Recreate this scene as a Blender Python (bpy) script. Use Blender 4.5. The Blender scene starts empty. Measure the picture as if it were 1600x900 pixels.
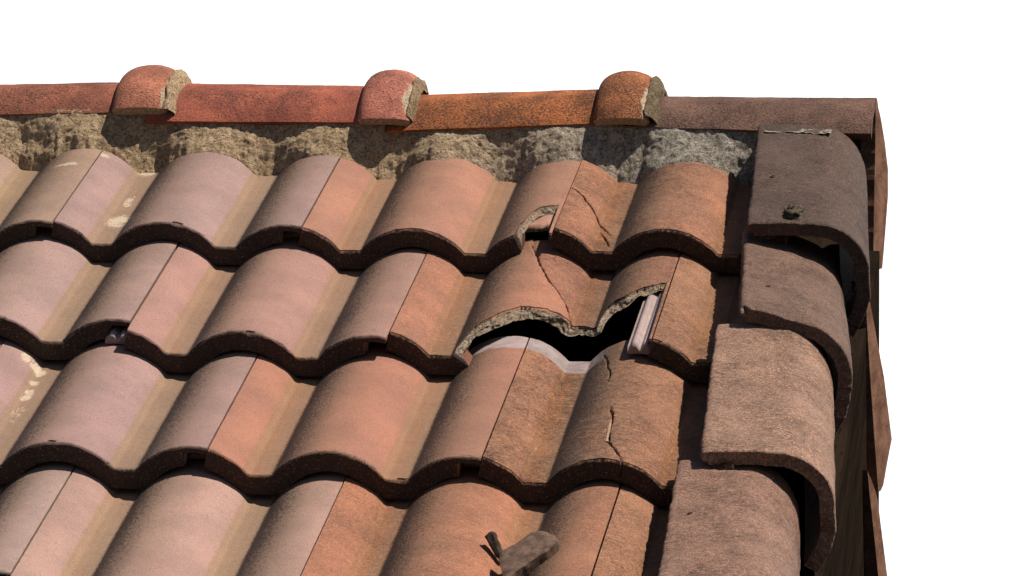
import bpy, math, random
import numpy as np
from mathutils import Matrix, Vector, noise as mnoise

scene = bpy.context.scene
col = scene.collection

# ------------------------------------------------------------------ camera
# roof frame: u along the courses, v up the slope, n out of the roof; the roof is pitched 24 degrees
PITCH = math.radians(24.0)
W = np.array([[1, 0, 0], [0, math.cos(PITCH), -math.sin(PITCH)], [0, math.sin(PITCH), math.cos(PITCH)]])
CR = np.array([[0.9921765034, 0.1225548575, -0.0225137004],
               [0.0258532453, -0.3781268171, -0.9233386485],
               [-0.1221367910, 0.9155328595, -0.3783369841]])
CC = np.array([1.3928776676, -6.3257012509, 2.5708695719])
FPX = 9074.04
cam_d = bpy.data.cameras.new('camera')
cam = bpy.data.objects.new('camera', cam_d)
col.objects.link(cam)
_r, _d, _f = W @ CR[0], W @ CR[1], W @ CR[2]
_c = W @ CC
cam.matrix_world = Matrix(((_r[0], -_d[0], -_f[0], _c[0]), (_r[1], -_d[1], -_f[1], _c[1]),
                           (_r[2], -_d[2], -_f[2], _c[2]), (0, 0, 0, 1)))
cam_d.sensor_width = 36.0
cam_d.lens = FPX / 1600 * 36.0
cam_d.clip_start = 0.05
cam_d.clip_end = 500
scene.camera = cam

# ------------------------------------------------------------------ sky and sun
SUN_R = np.array([0.64, 0.40, 1.0])
sun_dir = Vector(W @ (SUN_R / np.linalg.norm(SUN_R)))
world = bpy.data.worlds.new('World')
scene.world = world
world.use_nodes = True
wn = world.node_tree
wn.nodes.clear()
sky = wn.nodes.new('ShaderNodeTexSky')
sky.sky_type = 'NISHITA'
sky.sun_disc = False
sky.sun_elevation = math.asin(sun_dir.z)
sky.sun_rotation = math.atan2(sun_dir.x, sun_dir.y)
bg = wn.nodes.new('ShaderNodeBackground')
bg.inputs['Strength'].default_value = 0.05
wo = wn.nodes.new('ShaderNodeOutputWorld')
wn.links.new(sky.outputs[0], bg.inputs[0])
wn.links.new(bg.outputs[0], wo.inputs[0])
sl = bpy.data.lights.new('sun', 'SUN')
sl.energy = 5.0
sl.angle = math.radians(0.5)
sl.color = (1.0, 0.93, 0.84)
so = bpy.data.objects.new('sun', sl)
col.objects.link(so)
so.rotation_euler = sun_dir.to_track_quat('Z', 'Y').to_euler()
scene.view_settings.view_transform = 'Standard'
scene.view_settings.look = 'None'
scene.view_settings.exposure = 0.36
scene.view_settings.gamma = 1.0
scene.cycles.diffuse_bounces = 2

# ------------------------------------------------------------------ helpers
rng = np.random.RandomState(7)
random.seed(7)
ROOF = Matrix([list(W[0]) + [0], list(W[1]) + [0], list(W[2]) + [0], [0, 0, 0, 1]])

def pix_dir(x, y):
    return CR.T @ np.array([(x - 800) / FPX, (y - 450) / FPX, 1.0])

def on_plane(x, y, p0, nrm):
    """roof-frame point where the line of sight through a photo pixel meets a plane"""
    d = pix_dir(x, y)
    p0 = np.array(p0, float); nrm = np.array(nrm, float)
    return CC + d * (np.dot(p0 - CC, nrm) / np.dot(d, nrm))

def hash2(ix, iy, seed):
    h = (ix.astype(np.int64) * 374761393 + iy.astype(np.int64) * 668265263 + seed * 974711) & 0x7fffffff
    h = ((h ^ (h >> 13)) * 1274126177) & 0x7fffffff
    return ((h ^ (h >> 16)) & 0xffff) / 65535.0

def vnoise(x, y, seed=0):
    x = np.asarray(x, float); y = np.asarray(y, float)
    ix = np.floor(x); iy = np.floor(y)
    fx = x - ix; fy = y - iy
    fx = fx * fx * (3 - 2 * fx); fy = fy * fy * (3 - 2 * fy)
    a = hash2(ix, iy, seed); b = hash2(ix + 1, iy, seed); c = hash2(ix, iy + 1, seed); d = hash2(ix + 1, iy + 1, seed)
    return (a * (1 - fx) + b * fx) * (1 - fy) + (c * (1 - fx) + d * fx) * fy

def fbm(x, y, seed=0, octv=3):
    s = 0; a = 0.5; t = 0
    for o in range(octv):
        s = s + a * vnoise(x * 2 ** o, y * 2 ** o, seed + o * 17); t += a; a *= 0.5
    return s / t

def sstep(a, b, x):
    t = np.clip((x - a) / (b - a), 0, 1)
    return t * t * (3 - 2 * t)

class MB:
    """collects vertex blocks with two mask colours; builds ONE mesh"""
    def __init__(self):
        self.v = []; self.f = []; self.m1 = []; self.m2 = []; self.n = 0; self.flat = []
    def grid(self, P, m1=None, m2=None, flip=False, smooth=True, closed=False):
        P = np.asarray(P, float); a, b = P.shape[:2]
        self.v.append(P.reshape(-1, 3))
        z = np.zeros((a, b, 4)); z[..., 3] = 1
        if m1 is None: m1 = z
        if m2 is None: m2 = z
        self.m1.append(m1.reshape(-1, 4)); self.m2.append(m2.reshape(-1, 4))
        idx = np.arange(a * b).reshape(a, b) + self.n
        if closed: idx = np.vstack([idx, idx[:1]])
        q = np.stack([idx[:-1, :-1], idx[1:, :-1], idx[1:, 1:], idx[:-1, 1:]], -1).reshape(-1, 4)
        if flip: q = q[:, ::-1]
        self.f.append(q); self.flat += [smooth] * len(q); self.n += a * b
    def poly(self, P, m1=None, m2=None):
        P = np.asarray(P, float); k = len(P)
        self.v.append(P)
        z = np.zeros((k, 4)); z[:, 3] = 1
        self.m1.append(z if m1 is None else m1); self.m2.append(z if m2 is None else m2)
        self.f.append([list(range(self.n, self.n + k))]); self.flat.append(False); self.n += k
    def build(self, name, mat, parent=None, matrix=None, colour=None):
        me = bpy.data.meshes.new(name)
        V = np.concatenate(self.v)
        F = []
        for f in self.f: F += f.tolist() if hasattr(f, 'tolist') else f
        me.from_pydata(V.tolist(), [], F)
        for nm, arr in (('mask_a', self.m1), ('mask_b', self.m2)):
            at = me.color_attributes.new(nm, 'FLOAT_COLOR', 'POINT')
            at.data.foreach_set('color', np.concatenate(arr).astype(np.float32).ravel())
        me.polygons.foreach_set('use_smooth', np.array(self.flat, bool))
        me.materials.append(mat)
        me.update()
        o = bpy.data.objects.new(name, me)
        col.objects.link(o)
        if parent is not None: o.parent = parent
        if matrix is not None: o.matrix_local = matrix
        if colour is not None: o.color = (*colour, 1)
        elif parent is not None: o.color = parent.color
        return o

def tag(o, label, cat, group=None, kind=None):
    o['label'] = label
    if cat: o['category'] = cat
    if group: o['group'] = group
    if kind: o['kind'] = kind
    return o

def masks(shape, **k):
    a = np.zeros(shape + (4,)); b = np.zeros(shape + (4,))
    a[..., 3] = 0; b[..., 3] = 1
    for nm, (arr, i) in {'flank': (a, 0), 'pan': (a, 1), 'wear': (a, 2), 'sandy': (a, 3), 'splash': (b, 0), 'fresh': (b, 1), 'broken': (b, 2)}.items():
        if nm in k: arr[..., i] = k[nm]
    return a, b

# ------------------------------------------------------------------ materials
class NT:
    def __init__(self, name):
        self.m = bpy.data.materials.new(name); self.m.use_nodes = True
        self.t = self.m.node_tree; self.t.nodes.clear()
        self.out = self.t.nodes.new('ShaderNodeOutputMaterial')
    def n(self, kind, **kw):
        nd = self.t.nodes.new(kind)
        for k, v in kw.items(): setattr(nd, k, v)
        return nd
    def put(self, sock, val):
        if isinstance(val, bpy.types.NodeSocket): self.t.links.new(val, sock)
        elif isinstance(val, (tuple, list)): sock.default_value = (*val, 1) if len(val) == 3 and len(sock.default_value) == 4 else val
        else: sock.default_value = val
    def math(self, op, a, b=0.0, c=None, clamp=False):
        nd = self.n('ShaderNodeMath', operation=op, use_clamp=clamp)
        self.put(nd.inputs[0], a); self.put(nd.inputs[1], b)
        if c is not None: self.put(nd.inputs[2], c)
        return nd.outputs[0]
    def mix(self, f, a, b, mode='MIX'):
        nd = self.n('ShaderNodeMix', data_type='RGBA', blend_type=mode)
        self.put(nd.inputs[0], f); self.put(nd.inputs[6], a); self.put(nd.inputs[7], b)
        return nd.outputs[2]
    def step(self, x, lo, hi):
        nd = self.n('ShaderNodeMapRange', interpolation_type='SMOOTHSTEP')
        self.put(nd.inputs[0], x); self.put(nd.inputs[1], lo); self.put(nd.inputs[2], hi)
        return nd.outputs[0]
    def coords(self, scale=(1, 1, 1), rot=(0, 0, 0), rand=True):
        tc = self.n('ShaderNodeTexCoord')
        vec = tc.outputs['Object']
        if rand:
            oi = self.n('ShaderNodeObjectInfo')
            s = self.n('ShaderNodeVectorMath', operation='SCALE')
            s.inputs[0].default_value = (37.0, 23.0, 51.0)
            self.put(s.inputs['Scale'], oi.outputs['Random'])
            a = self.n('ShaderNodeVectorMath', operation='ADD')
            self.put(a.inputs[0], vec); self.put(a.inputs[1], s.outputs[0])
            vec = a.outputs[0]
        if scale != (1, 1, 1) or rot != (0, 0, 0):
            mp = self.n('ShaderNodeMapping')
            mp.inputs['Scale'].default_value = scale; mp.inputs['Rotation'].default_value = rot
            self.put(mp.inputs['Vector'], vec); vec = mp.outputs[0]
        return vec
    def noise(self, vec, scale, detail=2.0, rough=0.5, dist=0.0):
        nd = self.n('ShaderNodeTexNoise')
        self.put(nd.inputs['Vector'], vec); self.put(nd.inputs['Scale'], scale)
        self.put(nd.inputs['Detail'], detail); self.put(nd.inputs['Roughness'], rough); self.put(nd.inputs['Distortion'], dist)
        return nd.outputs['Fac']
    def finish(self, colour, height=None, bump=0.5, dist=0.002, rough=0.85, spec=0.25):
        b = self.n('ShaderNodeBsdfPrincipled')
        self.put(b.inputs['Base Color'], colour); self.put(b.inputs['Roughness'], rough)
        b.inputs['Specular IOR Level'].default_value = spec
        if height is not None:
            bp_ = self.n('ShaderNodeBump')
            bp_.inputs['Strength'].default_value = bump; bp_.inputs['Distance'].default_value = dist
            self.put(bp_.inputs['Height'], height); self.put(b.inputs['Normal'], bp_.outputs[0])
        self.t.links.new(b.outputs[0], self.out.inputs[0])
        return self.m

def clay_material():
    t = NT('weathered_clay_tile')
    vec = t.coords()
    oi = t.n('ShaderNodeObjectInfo')
    A = t.n('ShaderNodeAttribute', attribute_name='mask_a'); B = t.n('ShaderNodeAttribute', attribute_name='mask_b')
    sa = t.n('ShaderNodeSeparateColor'); sb = t.n('ShaderNodeSeparateColor')
    t.put(sa.inputs[0], A.outputs['Color']); t.put(sb.inputs[0], B.outputs['Color'])
    flank, pan, wear = sa.outputs; splash, fresh, broken = sb.outputs
    big = t.noise(vec, 14, 4, .6)
    mid = t.noise(vec, 55, 5, .65)
    grain = t.noise(vec, 900, 2, .6)
    speck = t.noise(vec, 420, 3, .75)
    # base tone with cloudy firing variation
    c = t.mix(t.step(big, .3, .7), t.mix(1, oi.outputs['Color'], (.86, .84, .84), 'MULTIPLY'), t.mix(1, oi.outputs['Color'], (1.1, 1.06, 1.04), 'MULTIPLY'))
    c = t.mix(t.math('MULTIPLY', t.step(mid, .35, .75), .25), c, t.mix(1, c, (1.12, .92, .86), 'MULTIPLY'))
    # sandy pan stripe and sandy band beside the flashed flank
    c = t.mix(t.math('MULTIPLY', pan, t.math('ADD', t.math('MULTIPLY', mid, .4), .75)), c, t.mix(t.math('MULTIPLY_ADD', wear, -.5, .5, clamp=True), t.mix(1, c, (.90, .84, .66), 'MULTIPLY'), (.245, .186, .122)))
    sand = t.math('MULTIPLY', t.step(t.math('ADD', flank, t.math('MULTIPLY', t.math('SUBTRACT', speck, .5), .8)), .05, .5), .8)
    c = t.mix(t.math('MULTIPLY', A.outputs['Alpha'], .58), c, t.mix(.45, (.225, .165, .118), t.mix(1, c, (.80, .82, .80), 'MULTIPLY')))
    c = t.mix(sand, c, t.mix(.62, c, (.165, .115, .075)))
    # dark flashing on roll flanks, painted shade on tail faces: speckled towards its edge
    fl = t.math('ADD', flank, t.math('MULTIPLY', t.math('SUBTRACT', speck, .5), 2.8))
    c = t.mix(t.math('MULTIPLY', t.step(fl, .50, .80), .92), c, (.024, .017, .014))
    # weathering: fibrous dark scratches, grey lichen film
    h1 = t.noise(t.coords((150, 520, 150), (0, 0, .75)), 1.0, 4, .7, .6)
    h2 = t.noise(t.coords((130, 460, 130), (0, 0, -.5)), 1.0, 4, .7, .6)
    hat = t.math('MAXIMUM', t.step(h1, .47, .62), t.step(h2, .50, .66))
    patch = t.step(t.noise(vec, 22, 4, .65), .38, .62)
    wf = t.math('MULTIPLY', wear, t.math('ADD', t.math('MULTIPLY', patch, .6), .3))
    c = t.mix(t.math('MULTIPLY', wf, .55), c, t.mix(1, c, (.66, .60, .56), 'MULTIPLY'))
    c = t.mix(t.math('MULTIPLY', hat, t.math('MULTIPLY', wf, .95)), c, (.055, .040, .030))
    lite = t.step(t.noise(t.coords((150, 380, 150), (0, 0, .35)), 1.0, 3, .7), .60, .72)
    c = t.mix(t.math('MULTIPLY', lite, t.math('MULTIPLY', wear, .38)), c, (.52, .33, .20))
    sg = t.noise(vec, 520, 3, .8)
    c = t.mix(t.math('MULTIPLY', t.step(sg, .50, .40), t.math('MULTIPLY', wear, .85)), c, t.mix(1, c, (.36, .32, .30), 'MULTIPLY'))
    c = t.mix(t.math('MULTIPLY', t.step(sg, .52, .64), t.math('MULTIPLY', wear, .85)), c, t.mix(1, c, (1.8, 1.7, 1.6), 'MULTIPLY'))
    blot = t.step(t.noise(vec, 34, 6, .78), .48, .64)
    c = t.mix(t.math('MULTIPLY', blot, t.math('MULTIPLY_ADD', wear, 1.5, -.75, clamp=True)), c, t.mix(1, c, (.54, .47, .43), 'MULTIPLY'))
    # pits and grains all over
    c = t.mix(t.math('MULTIPLY', t.step(t.noise(vec, 300, 2, .5), .66, .73), .6), c, (.09, .06, .045))
    c = t.mix(t.math('MULTIPLY', t.step(t.noise(vec, 330, 2, .5), .71, .77), t.math('MULTIPLY_ADD', flank, -.30, .30, clamp=True)), c, (.62, .52, .44))
    c = t.mix(.5, c, t.mix(t.step(grain, .3, .7), (.05, .035, .03), (.75, .6, .5)), 'SOFT_LIGHT')
    # faces that were covered until the tile above broke
    c = t.mix(t.math('MULTIPLY', fresh, .9), c, t.mix(t.step(mid, .3, .7), (.27, .21, .20), (.36, .30, .29)))
    # mortar droppings
    c = t.mix(t.step(t.math('ADD', splash, t.math('ADD', t.math('MULTIPLY', t.math('SUBTRACT', mid, .5), 1.3), t.math('MULTIPLY', t.math('SUBTRACT', speck, .5), 1.2))), .48, .66), c, t.mix(t.step(speck, .3, .7), (.36, .275, .19), (.50, .41, .29)))
    hs = t.n('ShaderNodeHueSaturation'); hs.inputs['Saturation'].default_value = 1.02; hs.inputs['Value'].default_value = .98
    t.put(hs.inputs['Color'], c); c = hs.outputs[0]
    # raw fracture
    fr = t.noise(vec, 300, 4, .75)
    frc = t.mix(t.step(fr, .38, .62), (.075, .055, .037), (.42, .325, .225))
    frc = t.mix(t.step(mid, .45, .62), frc, t.mix(.5, frc, (.30, .19, .12)))
    c = t.mix(t.step(broken, .3, .6), c, frc)
    h = t.math('ADD', t.math('MULTIPLY', grain, .22), t.math('MULTIPLY', speck, t.math('ADD', t.math('MULTIPLY', wear, .5), .22)))
    h = t.math('SUBTRACT', h, t.math('MULTIPLY', hat, t.math('MULTIPLY', wear, .5)))
    h = t.math('ADD', h, t.math('MULTIPLY', fr, t.math('MULTIPLY', broken, 3.5)))
    return t.finish(c, h, .8, .0018, t.math('ADD', t.math('MULTIPLY', big, .2), .62), .3)

def ridge_material():
    t = NT('speckled_red_ridge_clay')
    vec = t.coords()
    oi = t.n('ShaderNodeObjectInfo')
    B = t.n('ShaderNodeAttribute', attribute_name='mask_b'); sb = t.n('ShaderNodeSeparateColor'); t.put(sb.inputs[0], B.outputs['Color'])
    A = t.n('ShaderNodeAttribute', attribute_name='mask_a'); sa = t.n('ShaderNodeSeparateColor'); t.put(sa.inputs[0], A.outputs['Color'])
    big = t.noise(vec, 18, 4, .65); sp = t.noise(vec, 330, 3, .75); sp2 = t.noise(t.coords((330, 470, 470)), 1.0, 4, .8)
    c = t.mix(t.step(big, .3, .7), t.mix(1, oi.outputs['Color'], (.62, .60, .62), 'MULTIPLY'), t.mix(1, oi.outputs['Color'], (1.2, 1.15, 1.1), 'MULTIPLY'))
    c = t.mix(t.math('MULTIPLY', t.step(sp, .52, .64), .55), c, t.mix(1, c, (1.35, 1.3, 1.2), 'MULTIPLY'))
    w = sa.outputs[2]
    fl = t.math('ADD', sp2, t.math('MULTIPLY', t.math('SUBTRACT', w, .5), .32))
    c = t.mix(t.math('MULTIPLY', t.step(fl, .50, .60), .85), c, (.045, .026, .018))
    # mortar and lime smears near the joints
    sm = t.math('ADD', sb.outputs[0], t.math('MULTIPLY', t.math('SUBTRACT', t.noise(vec, 70, 5, .7), .5), 1.1))
    c = t.mix(t.step(sm, .45, .62), c, t.mix(t.step(sp, .35, .65), (.20, .15, .10), (.48, .38, .26)))
    h = t.math('ADD', sp, t.math('MULTIPLY', sp2, .7))
    return t.finish(c, h, .75, .0022, .88, .2)

def mortar_material():
    t = NT('rough_old_mortar')
    vec = t.coords(rand=False)
    g = t.n('ShaderNodeTexCoord')
    sx = t.n('ShaderNodeSeparateXYZ'); t.put(sx.inputs[0], g.outputs['Object'])
    oi = t.n('ShaderNodeObjectInfo')
    big = t.noise(vec, 16, 4, .65); sp = t.noise(vec, 330, 4, .85); md = t.noise(vec, 110, 6, .8)
    right = t.step(t.math('ADD', sx.outputs[0], t.math('MULTIPLY', big, .25)), .45, .85)
    warm = t.mix(t.step(md, .35, .65), (.40, .265, .15), (.68, .50, .315))
    cool = t.mix(t.step(md, .35, .65), (.22, .19, .15), (.60, .54, .45))
    c = t.mix(1, t.mix(right, warm, cool), oi.outputs['Color'], 'MULTIPLY')
    c = t.mix(t.math('MULTIPLY', t.step(big, .50, .64), .42), c, t.mix(1, c, (.55, .50, .46), 'MULTIPLY'))
    c = t.mix(t.math('MULTIPLY', t.step(sp, .50, .60), .8), c, (.06, .045, .030))
    c = t.mix(t.math('MULTIPLY', t.step(t.noise(vec, 240, 3, .7), .60, .70), .6), c, (.62, .52, .38))
    h = t.math('ADD', t.math('MULTIPLY', md, 1.6), t.math('MULTIPLY', sp, -1.0))
    return t.finish(c, h, 1.0, .004, .95, .1)

def plain(name, c0, c1, scale=60, stretch=(1, 1, 1), bump=.4, dist=.0015):
    t = NT(name)
    vec = t.coords(stretch)
    n1 = t.noise(vec, scale, 5, .65); n2 = t.noise(vec, scale * 7, 3, .7)
    c = t.mix(t.step(n1, .3, .7), c0, c1)
    c = t.mix(t.math('MULTIPLY', t.step(n2, .55, .7), .6), c, tuple(x * .35 for x in c0))
    return t.finish(c, t.math('ADD', n1, t.math('MULTIPLY', n2, .6)), bump, dist, 1.0, 0.0)

CLAY = clay_material(); RIDGE = ridge_material(); MORTAR = mortar_material()
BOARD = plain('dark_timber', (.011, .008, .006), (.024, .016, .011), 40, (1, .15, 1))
BARGE = plain('brown_barge_clay', (.11, .055, .038), (.22, .12, .08), 45, (1, .4, 1), .5)
SPLINT = plain('sooty_clay', (.035, .025, .02), (.09, .065, .05), 120)
DIRT = plain('dirty_lichen', (.05, .045, .032), (.20, .165, .11), 160, (1, 1, 1), 1.0, .004)
SHARD = plain('mossy_shard_clay', (.085, .056, .042), (.19, .125, .095), 90, (1, 1, 1), .6)
NAIL = plain('rusted_nail', (.02, .015, .012), (.05, .035, .028), 200)
sk = NT('white_sky'); em = sk.n('ShaderNodeEmission'); em.inputs[0].default_value = (1, 1, 1, 1); em.inputs[1].default_value = 1.05
sk.t.links.new(em.outputs[0], sk.out.inputs[0])

# ------------------------------------------------------------------ setting: white sky behind the roof
mb = MB()
Rs = 60.0
az = np.radians(np.linspace(-38, 38, 40)); el = np.radians(np.linspace(-14, 22, 16))
AZ, EL = np.meshgrid(az, el, indexing='ij')
mb.grid(np.stack([_c[0] + Rs * np.cos(EL) * np.sin(AZ), _c[1] + Rs * np.cos(EL) * np.cos(AZ), _c[2] + Rs * np.sin(EL)], -1))
sky_o = mb.build('sky', sk.m)
sky_o['kind'] = 'structure'

# ------------------------------------------------------------------ roof tile profile
P = 0.15            # roll pitch
S = 0.0303          # roll height
LAP = 0.0296        # height of one tile over the next
TILT = 0.0875
VT = {1: 0.0, 2: -0.3115, 3: -0.6515, 4: -0.9915}
VH = {1: 0.345, 2: 0.06, 3: -0.230, 4: -0.602}
_ph = np.linspace(0, 1, 601)
_x = np.abs(_ph - .5)                                   # 0 = crest ... .5 = middle of the trough
_c2 = .415 * P; _R = _c2 ** 2 / (2 * S) + S / 2
_pr = np.where(_x < .415, np.sqrt(np.maximum(_R ** 2 - (_x * P) ** 2, 0)) - (_R - S), 0.0)
_k = np.exp(-np.linspace(-2.2, 2.2, 17) ** 2); _k /= _k.sum()
_pr = np.convolve(np.concatenate([_pr[-9:-1], _pr, _pr[1:9]]), _k, 'valid')
def prof(u):
    """height of the double roll at u (troughs at .385 of each pitch)"""
    return np.interp(np.mod(np.asarray(u) / P - .385, 1.0), _ph, _pr)
def phase(u):
    return np.mod(np.asarray(u) / P - .385, 1.0)

def tile_point(x, y, row, lift=0.0):
    """roof point on the tile surface of a row under a photo pixel"""
    n = 0.02
    for _ in range(12):
        p = on_plane(x, y, (0, 0, n), (0, 0, 1))
        n = .5 * n + .5 * (float(prof(p[0])) - TILT * (p[1] - VT[row]) + lift)
    return p

def seg_dist(U, V, pts):
    best = np.full(U.shape, 9.0); par = np.zeros(U.shape)
    n = len(pts) - 1
    for i in range(n):
        a = np.array(pts[i]); b = np.array(pts[i + 1]); d = b - a; L2 = d @ d + 1e-12
        t = np.clip(((U - a[0]) * d[0] + (V - a[1]) * d[1]) / L2, 0, 1)
        dd = np.hypot(U - a[0] - t * d[0], V - a[1] - t * d[1])
        m = dd < best; best[m] = dd[m]; par[m] = (i + t[m]) / n
    return best, par

def make_tile(row, i0, i1, colour, dv=0.0, lift=0.0, twist=0.0, tail=None, cracks=(), res=.003, umax=None, wear=0.0,
              splashes=(), head_fresh=None, shard_drop=None, seed=0, chips=0, flank_amt=1.0, corner_loss=None):
    r2 = np.random.RandomState(seed + 500)
    lift = lift + r2.uniform(-.0008, .0012); twist = twist + r2.uniform(-.004, .004); dv = dv + r2.uniform(-.003, .003)
    u0 = i0 * P + .0014; u1 = i1 * P - .0004
    if umax: u1 = min(u1, umax)
    vt0 = VT[row] + dv; vh = VH[row]
    nu = int((u1 - u0) / res) + 1
    us = np.linspace(u0, u1, nu)
    # tail contour
    vt = vt0 + (vnoise(us * 400, us * 0 + seed, 3) - .5) * .0011 + (vnoise(us * 90, us * 0 + seed, 5) - .5) * .0016
    brk = np.zeros(nu)
    if tail is not None:
        tu = np.array([p[0] for p in tail]); tv = np.array([p[1] for p in tail])
        o = np.argsort(tu, kind='stable'); tu = tu[o]; tv = tv[o]
        ins = (us >= tu[0]) & (us <= tu[-1])
        tvv = np.interp(us, tu, tv) + (fbm(us * 85, us * 0, seed + 9, 4) - .5) * .012 + (vnoise(us * 640, us * 0, seed + 19) - .5) * .0016
        vt = np.where(ins, np.maximum(tvv, vt0), vt)
        brk = np.where(ins & (vt > vt0 + .002), 1.0, 0.0)
    if umax is None or u1 < umax - 1e-6:
        pass
    nv = int((vh - vt0) / res) + 1
    ts = np.linspace(0, 1, nv)
    U = np.repeat(us[:, None], nv, 1)
    V = vt[:, None] + (vh - vt[:, None]) * ts[None, :]
    base = prof(U) - TILT * (V - vt0) + lift + twist * (U - u0)
    slope = np.gradient(prof(us), us)
    nl = np.sqrt(1 + slope ** 2); nu_ = -slope / nl; nn = 1 / nl
    relief = (fbm(U * 35, V * 12, seed + 2) - .5) * .0006 + (fbm(U * 140, V * 140, seed + 4) - .5) * .0005 * (1 + 1.6 * wear)
    groove = np.zeros_like(U)
    for pts, w in cracks:
        jU = U + (fbm(U * 130, V * 130, 31, 3) - .5) * .0035; jV = V + (fbm(U * 130, V * 130, 32, 3) - .5) * .003
        d, t = seg_dist(jU, jV, pts)
        ww = w * (0.45 + .9 * vnoise(t * 14, t * 0 + 1, 77)) * np.minimum(1, .35 + 5 * np.minimum(t, 1 - t))
        groove = np.maximum(groove, .013 * np.clip(2.6 - 2.2 * d / np.maximum(ww, 1e-5), 0, 1))
    N = base + relief - groove
    if shard_drop is not None:
        cu = np.interp(V, [p[1] for p in shard_drop[0]][::-1], [p[0] for p in shard_drop[0]][::-1])
        N = N - np.where(U > cu, shard_drop[1], 0)
    # worn, rounded tail edge
    rw = (.0022 + .002 * vnoise(us * 120, us * 0, seed + 40))
    chip = np.zeros(nu)
    for _ in range(chips):
        cu_ = rng.uniform(u0, u1); cw = rng.uniform(.003, .009)
        chip = np.maximum(chip, rng.uniform(.001, .0035) * np.exp(-((us - cu_) / cw) ** 2))
    e0 = np.stack([us, vt - .0002, N[:, 0] - rw - chip * .7], -1)
    e1 = np.stack([us, vt + .0005 + chip * .3, N[:, 0] - rw * .35 - chip * .25], -1)
    V2 = V.copy(); V2[:, 0] = vt + .0022 + chip
    T = np.concatenate([e0[:, None], e1[:, None], np.stack([U, V2, N], -1)], 1)
    Ut, Vt_ = T[..., 0], T[..., 1]
    # ---- masks (real colouring of the clay)
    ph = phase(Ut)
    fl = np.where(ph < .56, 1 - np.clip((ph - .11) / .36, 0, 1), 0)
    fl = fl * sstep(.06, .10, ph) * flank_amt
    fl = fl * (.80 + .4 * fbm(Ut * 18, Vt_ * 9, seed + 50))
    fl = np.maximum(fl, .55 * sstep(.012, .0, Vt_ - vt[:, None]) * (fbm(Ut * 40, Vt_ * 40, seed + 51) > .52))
    pa = np.maximum(sstep(.872, .885, ph), sstep(.085, .075, ph))
    we = np.clip(wear * (.55 + .9 * fbm(Ut * 14, Vt_ * 9, seed + 60)), 0, 1)
    if shard_drop is not None:
        cu2 = np.interp(Vt_, [p[1] for p in shard_drop[0]][::-1], [p[0] for p in shard_drop[0]][::-1])
        we = np.clip(we + .35 * (Ut > cu2), 0, 1)
    sp = np.zeros_like(Ut)
    for (su, sv, ru, rv, amt) in splashes:
        sp = np.maximum(sp, amt * np.exp(-(((Ut - su) / ru) ** 2 + ((Vt_ - sv) / rv) ** 2) ** 1.0))
    frs = np.zeros_like(Ut)
    if head_fresh is not None:
        frs = sstep(-.003, .003, Vt_ - head_fresh[0] - (vnoise(Ut * 120, Vt_ * 0, 8) - .5) * .006) * sstep(head_fresh[2], head_fresh[1], Ut)
    bk = np.zeros_like(Ut); bk[:, 0] = brk
    for pts, w in cracks:
        pass
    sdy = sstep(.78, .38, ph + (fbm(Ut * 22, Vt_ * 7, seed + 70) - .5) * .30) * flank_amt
    mb = MB()
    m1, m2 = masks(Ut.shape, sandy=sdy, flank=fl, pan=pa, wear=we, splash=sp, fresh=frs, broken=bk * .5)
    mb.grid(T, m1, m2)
    # ---- underside
    dt = V - vt0
    th = np.where((dt < .035), .0235, .015)
    lip = sstep(u1 - .0275, u1 - .0265, U + (vnoise(V * 200, V * 0, seed) - .5) * .002) if umax is None else 0
    th = th * (1 - lip) + .0085 * lip
    th = np.where(brk[:, None] > 0, .0065 + .009 * fbm(U * 70, V * 0, seed + 6, 3), th)
    vtb = vt - brk * (.004 + .012 * fbm(us * 95, us * 0, seed + 7, 3))
    Vb = vtb[:, None] + (vh - vtb[:, None]) * ts[None, :]
    Nb = base - TILT * (Vb - V)
    Bt = np.stack([U - th * nu_[:, None], Vb, Nb - th * nn[:, None]], -1)
    mb.grid(Bt, *masks(U.shape, wear=U * 0 + .2), flip=True)
    # ---- tail face: its shade is painted in as near-black colour
    K = 11
    fs = np.linspace(0, 1, K)[None, :, None]
    F = e0[:, None, :] * (1 - fs) + Bt[:, 0][:, None, :] * fs
    rough = (fbm(F[..., 0] * 210, fs[..., 0] * 3.3 + F[..., 0] * 60, seed + 8) - .5)
    env = np.sin(np.linspace(0, 1, K) * math.pi)[None, :]
    F[..., 1] += rough * env * np.where(brk > 0, .010, .0012)[:, None]
    F[..., 2] += (fbm(F[..., 0] * 230, fs[..., 0] * 5 + F[..., 0] * 0, seed + 12) - .5) * env * np.where(brk > 0, .004, 0)[:, None]
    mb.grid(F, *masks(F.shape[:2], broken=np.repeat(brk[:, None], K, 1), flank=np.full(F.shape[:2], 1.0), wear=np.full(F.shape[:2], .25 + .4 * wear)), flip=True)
    # ---- sides and head
    for j, fp in ((0, False), (nu - 1, True)):
        sd = np.stack([T[j, :], np.concatenate([Bt[j, :1], Bt[j, :1], Bt[j]], 0)], 1)
        mb.grid(sd, flip=fp)
    mb.grid(np.stack([T[:, -1], Bt[:, -1]], 1))
    for a in mb.v: a -= np.array([u0, vt0, 0])
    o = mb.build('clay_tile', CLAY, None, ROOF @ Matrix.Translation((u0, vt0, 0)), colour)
    o['_origin'] = (u0, vt0, lift)
    return o

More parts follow.
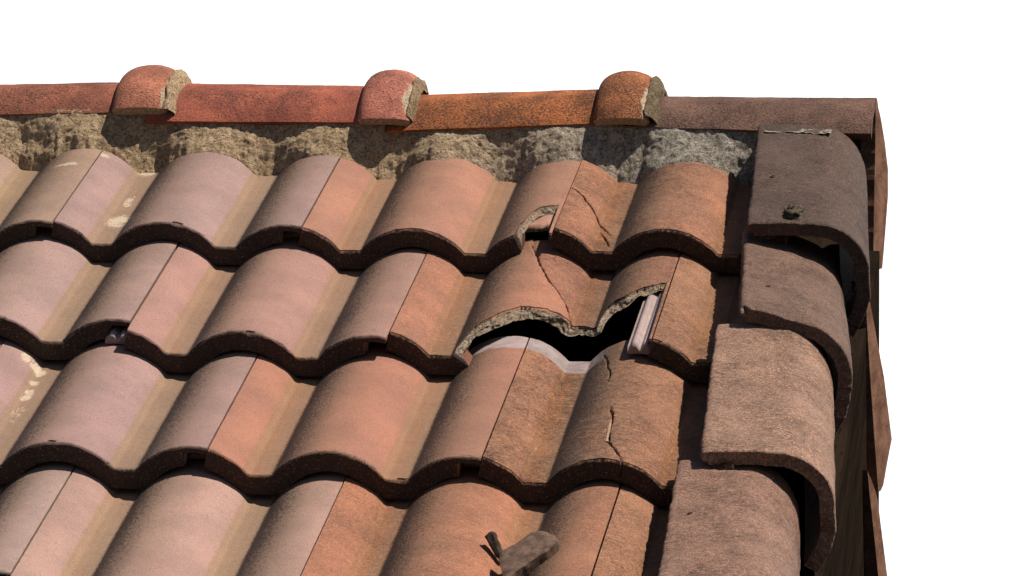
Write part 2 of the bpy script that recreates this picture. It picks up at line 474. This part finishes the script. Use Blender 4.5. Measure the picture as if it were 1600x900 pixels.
def interlock(tile, row, i0, dv_tail=.012, lift=0.0, ragged=False):
    """the under-lapping ribbed flange along the left edge of a tile"""
    u0 = i0 * P; vt0 = VT[row]
    us = np.linspace(u0 - (.060 if ragged else .029), u0 + .0008, 25)
    x = (us - us[0]) / (us[-1] - us[0])
    rib = np.maximum(np.exp(-((x - .28) / .15) ** 4), np.exp(-((x - .72) / .15) ** 4)) * .0055
    vs = np.linspace(vt0 + dv_tail, VH[row] - .02, 60)
    U, V = np.meshgrid(us, vs, indexing='ij')
    top = prof(U) - TILT * (V - vt0) - .0195 + lift + rib[:, None]
    top[:, 0] -= .003
    if ragged:
        V = V + (fbm(us * 150, us * 0, 5) - .5)[:, None] * .012 * (1 - (V - vs[0]) / (vs[-1] - vs[0]))
        top = top - rib[:, None] * .8
    mb = MB()
    e = np.stack([us, V[:, 0] - .0008, top[:, 0] - .002], -1)[:, None]
    T = np.concatenate([e, np.stack([U, V, top], -1)], 1)
    mb.grid(T, *masks(T.shape[:2], fresh=np.ones(T.shape[:2]) * (.25 if ragged else .95)))
    B = np.stack([U, V, top * 0 + prof(U) - TILT * (V - vt0) - .0275 + lift], -1)
    mb.grid(B, flip=True)
    mb.grid(np.stack([T[:, 0], B[:, 0]], 1), *masks((25, 2), fresh=np.ones((25, 2)) * .5, broken=np.ones((25, 2)) * float(ragged)), flip=True)
    mb.grid(np.stack([np.concatenate([T[0, :1], T[0, 1:]]), np.concatenate([B[0, :1], B[0]])], 1))
    org = tile['_origin']
    for a in mb.v: a -= np.array([org[0], org[1], 0])
    return mb.build('interlock_flange', CLAY, tile)

# ------------------------------------------------------------------ the courses of roof tiles
GROUP = 'double roll clay tiles laid in courses on the roof'
def px(row, pts, lift=0.0):
    return [tuple(tile_point(x, y, row, lift)[:2]) for x, y in pts]

# top course
A0 = make_tile(1, -2, 0, (.30, .225, .18), seed=1, wear=.05, chips=2,
               splashes=[(-.03, .24, .02, .01, .9)])
tag(A0, 'tan tile at the left edge of the top course, beside the ochre mortar', 'roof tile', GROUP)
A1 = make_tile(1, 0, 2, (.29, .21, .20), seed=2, wear=.03, chips=2,
               splashes=[(*px(1, [(190, 345)])[0], .018, .035, .85), (*px(1, [(232, 268)])[0], .018, .02, 1.0), (*px(1, [(205, 315)])[0], .008, .03, .7), (.0, .29, .02, .01, .8)])
tag(A1, 'mauve tile of the top course with tan mortar smears in its trough', 'roof tile', GROUP)
A2t = px(1, [(806, 366), (812, 352), (820, 346), (830, 334), (843, 326), (857, 322), (873, 320), (878, 319)])
A2 = make_tile(1, 2, 4, (.33, .18, .13), seed=3, wear=.12, res=.0016, chips=2, tail=A2t)
tag(A2, 'salmon tile of the top course with its right front corner broken away', 'roof tile', GROUP)
A3c = px(1, [(884, 291), (900, 298), (913, 308), (920, 318), (927, 327), (938, 350), (948, 363), (957, 371)])
A3d = px(1, [(941, 366), (948, 377), (955, 389)])
A3 = make_tile(1, 4, 6, (.38, .20, .125), dv=.016, seed=4, wear=.7, res=.0013, umax=.875, cracks=[(A3c, .0013), (A3d, .0009)], chips=3)
tag(A3, 'orange brown tile of the top course with a crack slanting down from its left edge', 'roof tile', GROUP)
# second course
B0 = make_tile(2, -1, 1, (.30, .22, .205), dv=.012, seed=5, wear=.04, chips=2)
tag(B0, 'mauve tile at the left edge of the second course from the ridge', 'roof tile', GROUP)
B1 = make_tile(2, 1, 3, (.32, .20, .175), dv=-.014, seed=6, wear=.06, chips=3)
tag(B1, 'pinkish tile of the second course sitting lower at its front, left of the broken tile', 'roof tile', GROUP)
B2t = px(2, [(716, 541), (730, 524), (742, 511), (755, 502), (772, 494), (800, 484), (820, 480), (850, 482), (875, 489), (887, 496),
             (896, 508), (915, 508), (935, 506), (941, 492), (952, 477), (967, 466), (982, 460), (1000, 451), (1020, 444), (1044, 440)])
B2c = px(2, [(833, 380), (838, 392), (846, 412), (852, 423), (862, 440), (876, 457), (886, 474), (891, 490), (896, 508)])
B2 = make_tile(2, 3, 5, (.35, .18, .12), seed=7, wear=.32, res=.0013, tail=B2t, cracks=[(B2c, .0013)], shard_drop=(B2c, .0022))
tag(B2, 'broken tile of the second course with a ragged front edge over the black gap', 'roof tile', GROUP)
B3 = make_tile(2, 5, 7, (.35, .20, .125), seed=8, wear=.7, umax=.872, res=.002, chips=2)
tag(B3, 'narrow orange brown tile with two pale ribs bared on its left, second course', 'roof tile', GROUP)
# third course
CL = make_tile(3, -2, 0, (.30, .225, .21), seed=20, wear=.03)
tag(CL, 'sliver of mauve tile cut by the photo edge in the third course', 'roof tile', GROUP)
sl_pts = px(3, [(45, 560), (60, 575), (68, 585), (58, 600), (50, 615), (45, 622)])
C0 = make_tile(3, 0, 2, (.30, .21, .20), seed=9, wear=.04, chips=2,
               splashes=[(a, b, .007, .016, .95) for a, b in sl_pts] + [(*px(3, [(30, 650)])[0], .012, .05, .55)])
tag(C0, 'mauve tile of the third course with a pale mortar trickle in its left trough', 'roof tile', GROUP)
C1 = make_tile(3, 2, 4, (.32, .165, .118), seed=10, wear=.10, chips=3, head_fresh=(tile_point(800, 541, 3)[1], 2, 3))
tag(C1, 'plain salmon tile in the middle of the third course', 'roof tile', GROUP)
C2c = px(3, [(955, 634), (957, 641), (960, 650), (957, 661), (953, 673), (952, 690), (958, 697), (967, 707), (971, 715), (976, 724)])
C2d = px(3, [(944, 552), (949, 558), (952, 569), (955, 580), (953, 596)])
C2 = make_tile(3, 4, 6, (.36, .20, .125), seed=11, wear=.85, res=.0013, umax=.872, cracks=[(C2c, .0014), (C2d, .0007)], chips=3,
               head_fresh=(tile_point(800, 541, 3)[1], .665, .70))
tag(C2, 'brown weathered tile of the third course with a jagged crack through its right roll', 'roof tile', GROUP)
# fourth course
D0 = make_tile(4, -1, 1, (.32, .245, .23), dv=.012, seed=12, wear=.03, chips=1)
tag(D0, 'pale mauve tile in the bottom left corner of the photo', 'roof tile', GROUP)
D1 = make_tile(4, 1, 3, (.34, .235, .205), seed=13, wear=.05, chips=1)
tag(D1, 'pink tile of the lowest course, second from the left', 'roof tile', GROUP)
D2 = make_tile(4, 3, 5, (.375, .185, .115), seed=14, wear=.45)
tag(D2, 'orange tile of the lowest course under the loose dark shard', 'roof tile', GROUP)
D3 = make_tile(4, 5, 7, (.36, .20, .125), seed=15, wear=.7, umax=.872, res=.002)
tag(D3, 'half shaded tile at the right end of the lowest course beside the verge', 'roof tile', GROUP)
for t_, r_, i_ in ((A1, 1, 0), (A2, 1, 2), (B1, 2, 1), (B2, 2, 3), (C1, 3, 2), (C2, 3, 4), (D1, 4, 1), (D2, 4, 3), (D3, 4, 5)):
    interlock(t_, r_, i_, .003 if t_ is B1 else .036)
interlock(A3, 1, 4, tile_point(850, 351, 1, -.011)[1], .0085, ragged=True)
interlock(B3, 2, 5, .010, .003)
# pale filler squeezed into the crack of the brown tile
cf = px(3, [(957, 655), (954, 668), (951, 684), (950, 690)])
mb = MB()
pts = np.array([[a, b, float(prof(a)) - TILT * (b - VT[3])] for a, b in cf])
rad = [.0010, .0020, .0013, .0026]
ring = []
for p_, r_ in zip(pts, rad):
    ring.append([p_ + np.array([r_ * math.cos(a), .25 * r_ * math.sin(3 * a), .55 * r_ * math.sin(a) - .0006]) for a in np.linspace(0, 2 * math.pi, 9)[:-1]])
mb.grid(np.array(ring).transpose(1, 0, 2), *masks((8, 4), splash=np.ones((8, 4)) * .5, broken=np.ones((8, 4)) * .42), closed=True)
for a in mb.v: a -= np.array([C2['_origin'][0], C2['_origin'][1], 0])
mb.build('crack_filler', CLAY, C2)

# ------------------------------------------------------------------ verge tiles: flat top, rounded shoulder, hanging flange
VGROUP = 'verge tiles capping the right edge of the roof'
def verge_curve():
    pts = [(0.0, -.012), (0.0, -.004), (.0012, -.001), (.004, 0.0)]
    pts += [(x, .0015 * math.sin(math.pi * x / .085)) for x in np.linspace(.01, .080, 22)]
    r = .064
    pts += [(.080 + r * math.sin(a), -r + r * math.cos(a) * 1.0) for a in np.linspace(.06, math.pi / 2, 30)]
    pts += [(.144 + .001 * math.sin(x * 60), -.064 - x) for x in np.linspace(.004, .03, 8)]
    pts += [(.144 - .02 * ((x - .03) / .05) ** 1.5, -.064 - x) for x in np.linspace(.034, .078, 10)]
    return np.array(pts)
def make_verge(label, u, v, n, rot, slump, length, colour, seed, notch=None, fresh_v=None, slant=0.0, drop=0.0, pitch=TILT):
    C = verge_curve()
    # resample evenly
    s = np.concatenate([[0], np.cumsum(np.hypot(*np.diff(C, axis=0).T))])
    ss = np.linspace(0, s[-1], 130)
    cu = np.interp(ss, s, C[:, 0]); cn = np.interp(ss, s, C[:, 1])
    tu = np.gradient(cu, ss); tn = np.gradient(cn, ss); L = np.hypot(tu, tn)
    nu_, nn = -tn / L, tu / L
    vt = (vnoise(ss * 350, ss * 0, seed) - .5) * .0014 + (fbm(ss * 45, ss * 0, seed + 1) - .5) * .004
    vt = vt + slant * np.clip(cu / .12, 0, 1.4)
    if notch:
        for (c_, w_, d_) in notch: vt = vt + d_ * np.exp(-((ss - c_) / w_) ** 4)
    nv = int(length / .003)
    ts = np.linspace(0, 1, nv)
    Vv = vt[:, None] + (length - vt[:, None]) * ts[None, :]
    Uu = np.repeat(cu[:, None], nv, 1); Nn = np.repeat(cn[:, None], nv, 1)
    S2 = np.repeat(ss[:, None], nv, 1)
    rel = (fbm(S2 * 30, Vv * 20, seed + 2) - .5) * .003 + (fbm(S2 * 150, Vv * 150, seed + 3) - .5) * .0012
    edge = (vnoise(Vv * 240, Vv * 0, seed + 7) - .5) * .002 * (ss < .02)[:, None]
    Uu = Uu * (1 - .08 * np.clip(Vv / .34, 0, 1.2) * np.clip(Uu / .1, 0, 1)) + nu_[:, None] * rel + edge; Nn = Nn + nn[:, None] * rel
    rw = .0015
    e0 = np.stack([Uu[:, 0] - nu_ * rw, vt - .0002, Nn[:, 0] - nn * rw], -1)
    e1 = np.stack([Uu[:, 0] - nu_ * rw * .35, vt + .0004, Nn[:, 0] - nn * rw * .35], -1)
    V2 = Vv.copy(); V2[:, 0] += .0022
    T = np.concatenate([e0[:, None], e1[:, None], np.stack([Uu, V2, Nn], -1)], 1)
    mb = MB()
    sh = T.shape[:2]
    Sx = np.repeat(ss[:, None], sh[1], 1)
    we = np.clip(.75 + .7 * (fbm(Sx * 22, T[..., 1] * 14, seed + 5) - .5), 0, 1)
    fr = np.zeros(sh)
    if fresh_v is not None: fr = .35 * sstep(-.004, .004, T[..., 1] - fresh_v)
    mb.grid(T, *masks(sh, wear=we, fresh=fr))
    th = .0165
    Bt = np.stack([Uu - nu_[:, None] * th, Vv, Nn - nn[:, None] * th], -1)
    mb.grid(Bt, *masks(Bt.shape[:2], wear=np.ones(Bt.shape[:2]) * .6), flip=True)
    K = 6
    fs = np.linspace(0, 1, K)[None, :, None]
    F = e0[:, None] * (1 - fs) + Bt[:, 0][:, None] * fs
    F[..., 1] += (fbm(np.repeat(ss[:, None], K, 1) * 200, fs[..., 0] * 3 + 0 * F[..., 0], seed + 6) - .5) * .003 * np.sin(np.linspace(0, 1, K) * math.pi)[None]
    mb.grid(F, *masks(F.shape[:2], wear=np.ones(F.shape[:2]) * .7), flip=True)
    for j, fp in ((0, False), (-1, True)):
        mb.grid(np.stack([T[j], np.concatenate([Bt[j, :1], Bt[j, :1], Bt[j]])], 1), *masks((T.shape[1], 2), wear=np.ones((T.shape[1], 2)) * .6), flip=fp)
    mb.grid(np.stack([T[:, -1], Bt[:, -1]], 1))
    M = ROOF @ Matrix.Translation((u, v, n)) @ Matrix.Rotation(rot, 4, 'Z') @ Matrix.Rotation(slump, 4, 'Y') @ Matrix.Rotation(-pitch, 4, 'X')
    o = mb.build('verge_tile', CLAY, None, M, colour)
    return tag(o, label, 'verge tile', VGROUP)

V1 = make_verge('uppermost verge tile, tucked under the brown ridge end with a lichen lump on it', .832, -.004, .049, math.radians(2.6), math.radians(.5), .335, (.115, .082, .067), 101, pitch=.012)
V2 = make_verge('slumped verge tile with a chipped left corner, second from the ridge', .850, -.292, .063, math.radians(2.4), math.radians(14.0), .365, (.20, .138, .108), 102, pitch=.13, notch=[(.012, .006, .008)], slant=-.016)
V3 = make_verge('long buff verge tile lying third from the ridge, straight front edge', .8372, -.648, .041, math.radians(2.6), math.radians(0), .362, (.36, .25, .19), 103, pitch=.008)
V4 = make_verge('lowest verge tile running out of the bottom of the photo', .824, -1.02, .041, math.radians(2.0), math.radians(0), .395, (.31, .205, .16), 104, pitch=.055)

def nail_on(vt, x, y, r=.0028):
    """a rusted nail head set in a verge tile's flat top"""
    Mi = vt.matrix_world.inverted() if False else vt.matrix_basis.inverted()
    o_ = Mi @ (ROOF @ Vector(CC)); d_ = Mi.to_3x3() @ (ROOF.to_3x3() @ Vector(pix_dir(x, y)))
    t_ = (.0012 - o_.z) / d_.z; p = o_ + d_ * t_
    mb = MB()
    a = np.linspace(0, 2 * math.pi, 13)[:-1]; h = np.linspace(0, 1, 5)
    A_, H_ = np.meshgrid(a, h, indexing='ij')
    rr = r * np.cos(H_ * math.pi / 2) * (1 + .25 * np.sin(A_ * 2))
    mb.grid(np.stack([p.x + rr * np.cos(A_), p.y + 1.3 * rr * np.sin(A_), p.z + .0016 * np.sin(H_ * math.pi / 2)], -1), closed=True)
    return mb.build('nail_head', NAIL, vt)
nail_on(V1, 1209, 276); nail_on(V2, 1202, 448); nail_on(V4, 1080, 803)

# ------------------------------------------------------------------ ridge
RR = .100
RGROUP = 'ridge tiles laid end to end along the top'
ridge_names = []
def ridge_piece(u0, z0, u1, z1, zb0, zb1, colour, wear, label, collar=None, seed=0, smear=(), plug=1.0, plug_colour=(1, 1, 1), collar_colour=(.3, .1, .06)):
    yc = .385
    def shell(us, rad, phi_f, phi_b, th, wear_, smear_, ledge, name, parent, mat=RIDGE, flat_bottom=True, org=None):
        nph = 70
        q = np.linspace(0, 1, nph)
        zt = np.interp(us, [u0, u1], [z0, z1])
        PH = phi_f[:, None] * (1 - q) + phi_b * q                       # front (negative y) to back
        U = np.repeat(us[:, None], nph, 1)
        Rm = rad[:, None] + (fbm(U * 25, PH * 4, seed + 1) - .5) * .0016 + (fbm(U * 190, PH * 20, seed + 2) - .5) * .0007
        if ledge:
            Rm = Rm + .003 * sstep(.045, .03, (PH - phi_f[:, None]) * RR * .6)
        zc = zt[:, None] - RR
        Y = yc + Rm * np.sin(PH); Z = zc + Rm * np.cos(PH)
        Ri = Rm - th
        Yi = yc + Ri * np.sin(PH); Zi = zc + Ri * np.cos(PH)
        sh = U.shape
        sp = np.zeros(sh)
        for (a_, b_, ru, rp, amt) in smear_: sp = np.maximum(sp, amt * np.exp(-((U - a_) / ru) ** 2 - ((PH - b_) / rp) ** 2))
        we = np.clip(wear_ + .5 * (fbm(U * 25, PH * 3, seed + 3) - .5), 0, 1)
        mb = MB()
        m1, m2 = masks(sh, wear=we, splash=sp)
        T = np.stack([U, Y, Z], -1); B = np.stack([U, Yi, Zi], -1)
        mb.grid(T, m1, m2, flip=False); mb.grid(B, m1, m2, flip=True)
        for j, fp in ((0, True), (-1, False)):
            mb.grid(np.stack([T[j], B[j]], 1), *masks((nph, 2), wear=np.ones((nph, 2)) * wear_), flip=fp)
        for j, fp in ((0, False), (-1, True)):
            e_ = np.stack([T[:, j], B[:, j]], 1)
            mb.grid(e_, *masks(e_.shape[:2], splash=np.ones(e_.shape[:2]) * (.75 if name == 'collar' else .2)), flip=fp)
        for a in mb.v: a -= np.array(org)
        return mb.build(name, mat, parent, Matrix.Translation(org) if parent is None else None, colour)
    org = (u0, yc, z0 - RR)
    us = np.linspace(u0, u1, int((u1 - u0) / .0025))
    zt = np.interp(us, [u0, u1], [z0, z1]); zb = np.interp(us, [u0, u1], [zb0, zb1])
    pf = -np.arccos(np.clip((zb - (zt - RR)) / RR, .1, .95)) - .02
    o = shell(us, np.full(len(us), RR), pf, 1.35, .014, wear, smear, True, 'ridge_tile', None, org=org)
    tag(o, label, 'ridge tile', RGROUP)
    if collar:
        ca, cb, h = collar
        us = np.linspace(ca, cb, 46)
        x = np.linspace(-1, 1, 46)
        bell = h * np.sqrt(np.maximum(1 - np.abs(x) ** 2.2, 0)) + .002
        zb = np.interp(us, [u0, u1], [zb0, zb1]) + .002
        zt = np.interp(us, [u0, u1], [z0, z1])
        pf = -np.arccos(np.clip((zb - (zt - RR)) / (RR + bell * .8), .1, .95))
        col_o = shell(us, RR + bell, pf, 1.3, .016, wear, [(cb - .004, -.8, .010, .5, .75)] , False, 'collar', o, org=org)
        col_o.color = (*collar_colour, 1)
        # mortar pushed into the open end of the collar
        us = np.linspace(cb - .012 * plug, cb + .013 * plug, 22)
        x = np.linspace(0, 1, 22)
        q = np.linspace(-1.02, 1.0, 60)
        U, PH = np.meshgrid(us, q, indexing='ij')
        prof_ = h * np.interp(x, [0, .3, .55, .8, 1], [.70, .92, .78, .42, -.2])[:, None] * (.6 + .4 * plug)
        R2 = RR + prof_ + (fbm(U * 90, PH * 8, seed + 30) - .5) * .007 + (fbm(U * 320, PH * 30, seed + 31) - .5) * .004 - .001
        U2 = U + (fbm(PH * 5, U * 20, seed + 33) - .5) * .010
        zt = np.interp(U, [u0, u1], [z0, z1]) - RR
        mb = MB()
        mb.grid(np.stack([U2, yc + R2 * np.sin(PH), zt + R2 * np.cos(PH)], -1))
        for a in mb.v: a -= np.array(org)
        mb.build('mortar_plug', MORTAR, o, None, plug_colour)
    return o

K1 = ridge_piece(-.26, .206, .050, .2195, .163, .1765, (.28, .100, .062), .50, 'dull red ridge tile at the left end of the ridge with a mortar smeared collar',
                 (.006, .078, .0185), seed=200, plug=.8, collar_colour=(.40, .155, .095))
K2 = ridge_piece(.052, .2175, .352, .2195, .1645, .1695, (.34, .102, .064), .46, 'bright red ridge tile, second from the left along the ridge',
                 (.317, .383, .0190), seed=210, plug=.45, collar_colour=(.43, .155, .11), plug_colour=(.7, .7, .66))
K3 = ridge_piece(.354, .2085, .648, .2235, .1590, .1765, (.38, .130, .045), .64, 'orange ridge tile with black speckles and a lichen edged collar',
                 (.611, .681, .0200), seed=220, plug=.8, collar_colour=(.35, .13, .052), plug_colour=(.42, .44, .44))
K4 = ridge_piece(.650, .2140, .955, .2185, .1715, .1695, (.165, .095, .072), .55, 'dark brown smooth ridge tile at the right end of the ridge, above the verge',
                 None, seed=230)

# end plate of the ridge and the flaps hung down the gable
def plate(name, pix, u_ref, y_ref, k, th, mat, seed=0):
    """outline on an upright plane turned slightly towards the front, extruded inward"""
    nw = np.array([1.0, -k, 0.0]); p0 = np.array([u_ref, y_ref, 0.0])
    nr = W.T @ nw; pr = W.T @ p0
    P3 = np.array([W @ on_plane(x, y, pr, nr) for x, y in pix])
    # densify with a little wear
    out = []
    for i in range(len(P3)):
        a, b = P3[i], P3[(i + 1) % len(P3)]
        m = max(2, int(np.linalg.norm(b - a) / .006))
        for j in range(m):
            p = a + (b - a) * j / m
            out.append(p + np.array([0, (mnoise.noise(Vector(p * 90)) * .0016), mnoise.noise(Vector(p * 70 + 9)) * .0012]))
    out = np.array(out)
    org = out.mean(0)
    out = out - org
    d = np.array([-th, 0, 0])
    mb = MB()
    mb.poly(out); mb.poly((out + d)[::-1])
    ring = np.stack([out, out + d], 1)
    mb.grid(ring, smooth=False, closed=True)
    o = mb.build(name, mat)
    bm_fix(o)
    return o, org
def bm_fix(o):
    import bmesh
    b = bmesh.new(); b.from_mesh(o.data)
    bmesh.ops.remove_doubles(b, verts=b.verts, dist=1e-6)
    bmesh.ops.recalc_face_normals(b, faces=b.faces)
    b.to_mesh(o.data); b.free()
ec, org = plate('end_plate', [(1370, 153), (1377, 180), (1384, 222), (1389, 265), (1389, 305), (1385, 360), (1380, 420), (1372, 420), (1366, 404), (1367, 330), (1369, 240)],
                .957, .385, .10, .018, BARGE)
ec.parent = K4
ec.location = Vector(org) - Vector(K4.location)
BG = 'clay flaps hung under the verge at the gable'
f1, org = plate('verge_flap', [(1354, 440), (1359, 462), (1383, 590), (1395, 686), (1388, 722), (1382, 757), (1377, 768), (1374, 768), (1369, 700), (1362, 600), (1356, 500)],
                1.0, .40, .10, .017, BARGE)
f1.location = org
tag(f1, 'brown clay flap hanging at the gable, pointed outline, the upper of the pair', 'verge flap', BG)
f2, org = plate('verge_flap', [(1357, 735), (1369, 765), (1373, 782), (1388, 900), (1396, 985), (1384, 1040), (1374, 900), (1366, 822), (1360, 768)],
                .999, .35, .10, .019, BARGE)
f2.location = org
tag(f2, 'brown clay flap hanging at the gable, lower one running out of the photo', 'verge flap', BG)

# ------------------------------------------------------------------ mortar bedding under the ridge
us = np.linspace(-.20, .908, 640)
q = np.linspace(0, 1, 44)
U, Q = np.meshgrid(us, q, indexing='ij')
vb = .303 + (fbm(us * 26, us * 0, 301) - .5) * .018 + (fbm(us * 120, us * 0, 302) - .5) * .006 - .010 * np.exp(-((us - .72) / .05) ** 2)
nb = np.where(us < .826, prof(us) - TILT * vb - .003, .0475 + .005 * (fbm(us * 90, us * 0, 311) - .5))
yb = vb * math.cos(PITCH) - nb * math.sin(PITCH); zb = vb * math.sin(PITCH) + nb * math.cos(PITCH)
yt = np.full_like(us, .303)
zt_ = .0 + np.interp(us, [-.26, .052, .0521, .353, .3531, .649, .65, .955], [.166, .180, .168, .173, .163, .180, .174, .172]) + .001
Y = yb[:, None] * (1 - Q) + yt[:, None] * Q
Z = zb[:, None] * (1 - Q) + zt_[:, None] * Q
bul = np.sin(Q * math.pi) ** .8
dsp = bul * .002 + (fbm(U * 24, Q * 2.0, 305) - .5) * .008 * (.3 + bul) + (fbm(U * 150, Q * 11, 306) - .5) * .0030 * (.3 + bul) + (fbm(U * 420, Q * 28, 309, 2) - .5) * .0016
Y = Y - dsp * .75; Z = Z + dsp * .45
mb = MB()
mb.grid(np.stack([U, Y, Z], -1))
# back and underside so the bed has body
Yb = np.full_like(U, .36); mb.grid(np.stack([U, Y * 0 + .40 * (1 - Q) + .40 * Q, Z - .02], -1)[:, ::8], flip=True)
mb.grid(np.stack([np.stack([us, Y[:, -1], Z[:, -1]], -1), np.stack([us, us * 0 + .40, Z[:, -1] - .02], -1)], 1))
bed = mb.build('mortar_bedding', MORTAR)
tag(bed, 'rough grainy mortar bedding strip under the ridge tiles', 'mortar')

# ------------------------------------------------------------------ boards below
def board(name, u0, u1, v0, v1, n0, n1, mat, matrix=ROOF):
    mb = MB()
    c = np.array([(u0, v0, n0), (u1, v0, n0), (u1, v1, n0), (u0, v1, n0), (u0, v0, n1), (u1, v0, n1), (u1, v1, n1), (u0, v1, n1)])
    org = c.mean(0); c = c - org
    for f in ((3, 2, 1, 0), (4, 5, 6, 7), (0, 1, 5, 4), (1, 2, 6, 5), (2, 3, 7, 6), (3, 0, 4, 7)): mb.poly(c[list(f)])
    return mb.build(name, mat, None, matrix @ Matrix.Translation(org))
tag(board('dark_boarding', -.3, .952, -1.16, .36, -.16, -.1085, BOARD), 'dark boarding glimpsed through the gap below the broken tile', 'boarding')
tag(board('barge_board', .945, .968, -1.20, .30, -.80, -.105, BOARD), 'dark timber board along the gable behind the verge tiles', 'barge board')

# ------------------------------------------------------------------ loose pieces
def chunk(name, pix, n_top, th, mat, label, cat, tilt_n=(0, 0, 1), seed=0, at_uv=None, group=None, taper=.002):
    nr = np.array(tilt_n, float); nr /= np.linalg.norm(nr)
    P3 = np.array([on_plane(x, y, at_uv if at_uv is not None else (0, 0, n_top), nr) for x, y in pix])
    out = []
    for i in range(len(P3)):
        a, b = P3[i], P3[(i + 1) % len(P3)]
        m = max(2, int(np.linalg.norm(b - a) / .003))
        for j in range(m):
            p = a + (b - a) * j / m
            out.append(p + .0008 * np.array(mnoise.noise_vector(Vector(p * 160 + seed))))
    out = np.array(out); org = out.mean(0); out -= org
    R_ = 14
    mb = MB()
    rings = []
    for f in np.linspace(.0, 1, 10):                                   # top surface: rings from middle to rim
        rg = out * f - nr * (.0022 * f ** 6)
        rg = rg + np.array([nr * mnoise.noise(Vector((p + org) * 90 + seed)) * .0010 for p in rg])
        rings.append(rg)
    rim = rings[-1]
    mb.grid(np.array(rings).transpose(1, 0, 2), closed=True)
    rings = [rim]
    for f in np.linspace(.15, 1, 6):
        ou = out * (1.02 - .10 * f + taper * 3 * math.sin(f * 3.1)) - nr * (.0022 + th * f)
        ou = ou + .0014 * np.array([mnoise.noise_vector(Vector((p + org) * 210 + seed)) for p in ou])
        rings.append(ou)
    rings.append(np.repeat(rings[-1].mean(0)[None], len(out), 0))
    mb.grid(np.array(rings).transpose(1, 0, 2), closed=True)
    o = mb.build(name, mat, None, ROOF @ Matrix.Translation(org))
    return tag(o, label, cat, group)
chunk('tile_shard', [(781, 871), (788, 857), (799, 852), (813, 844), (833, 828), (848, 827), (866, 832), (874, 841), (857, 858), (836, 871), (812, 888), (800, 900), (790, 905)],
      .05, .020, SHARD, 'thick grey brown tile shard lying loose on the lowest course', 'tile shard', (-.18, -.22, 1), 3, at_uv=tile_point(828, 862, 4, .024))
chunk('tile_splinter', [(759, 838), (765, 831), (772, 830), (777, 842), (785, 864), (783, 876), (776, 868), (766, 850)],
      .05, .010, SPLINT, 'small black splinter sticking up beside the thick shard', 'tile splinter', (-.3, -1.0, .75), 5, at_uv=tile_point(775, 862, 4, .010))

def lump(name, cx, cy, rad, base, label, cat, mat=DIRT, seed=0, at=None):
    mb = MB()
    a = np.linspace(0, 2 * math.pi, 29)[:-1]; b = np.linspace(-.5, math.pi / 2, 14)
    A_, B_ = np.meshgrid(a, b, indexing='ij')
    D = np.stack([np.cos(A_) * np.cos(B_), np.sin(A_) * np.cos(B_), np.sin(B_)], -1)
    sc = np.array([[1 + .55 * mnoise.noise(Vector(d * 2.2 + np.array([seed, 0, 0]))) + .35 * mnoise.noise(Vector(d * 6)) for d in r] for r in D])
    mb.grid(D * sc[..., None] * np.array(rad), closed=True)
    p = on_plane(cx, cy, (0, 0, base), (0, 0, 1)) if at is None else on_plane(cx, cy, W.T @ np.array(at), W.T @ np.array([0, 1.0, 0]))
    return tag(mb.build(name, mat, None, ROOF @ Matrix.Translation(p)), label, cat)
lump('lichen_lump', 1243, 334, (.012, .014, .008), .051, 'crusty lichen lump on the flat top of the uppermost verge tile', 'lichen', seed=2)
lump('moss_tuft', 1131, 166, (.014, .006, .004), .19, 'thin grey moss tuft on the dark brown ridge tile', 'moss', seed=6, at=(0, .337, 0))

for o in list(col.objects):
    if '_origin' in o.keys(): del o['_origin']
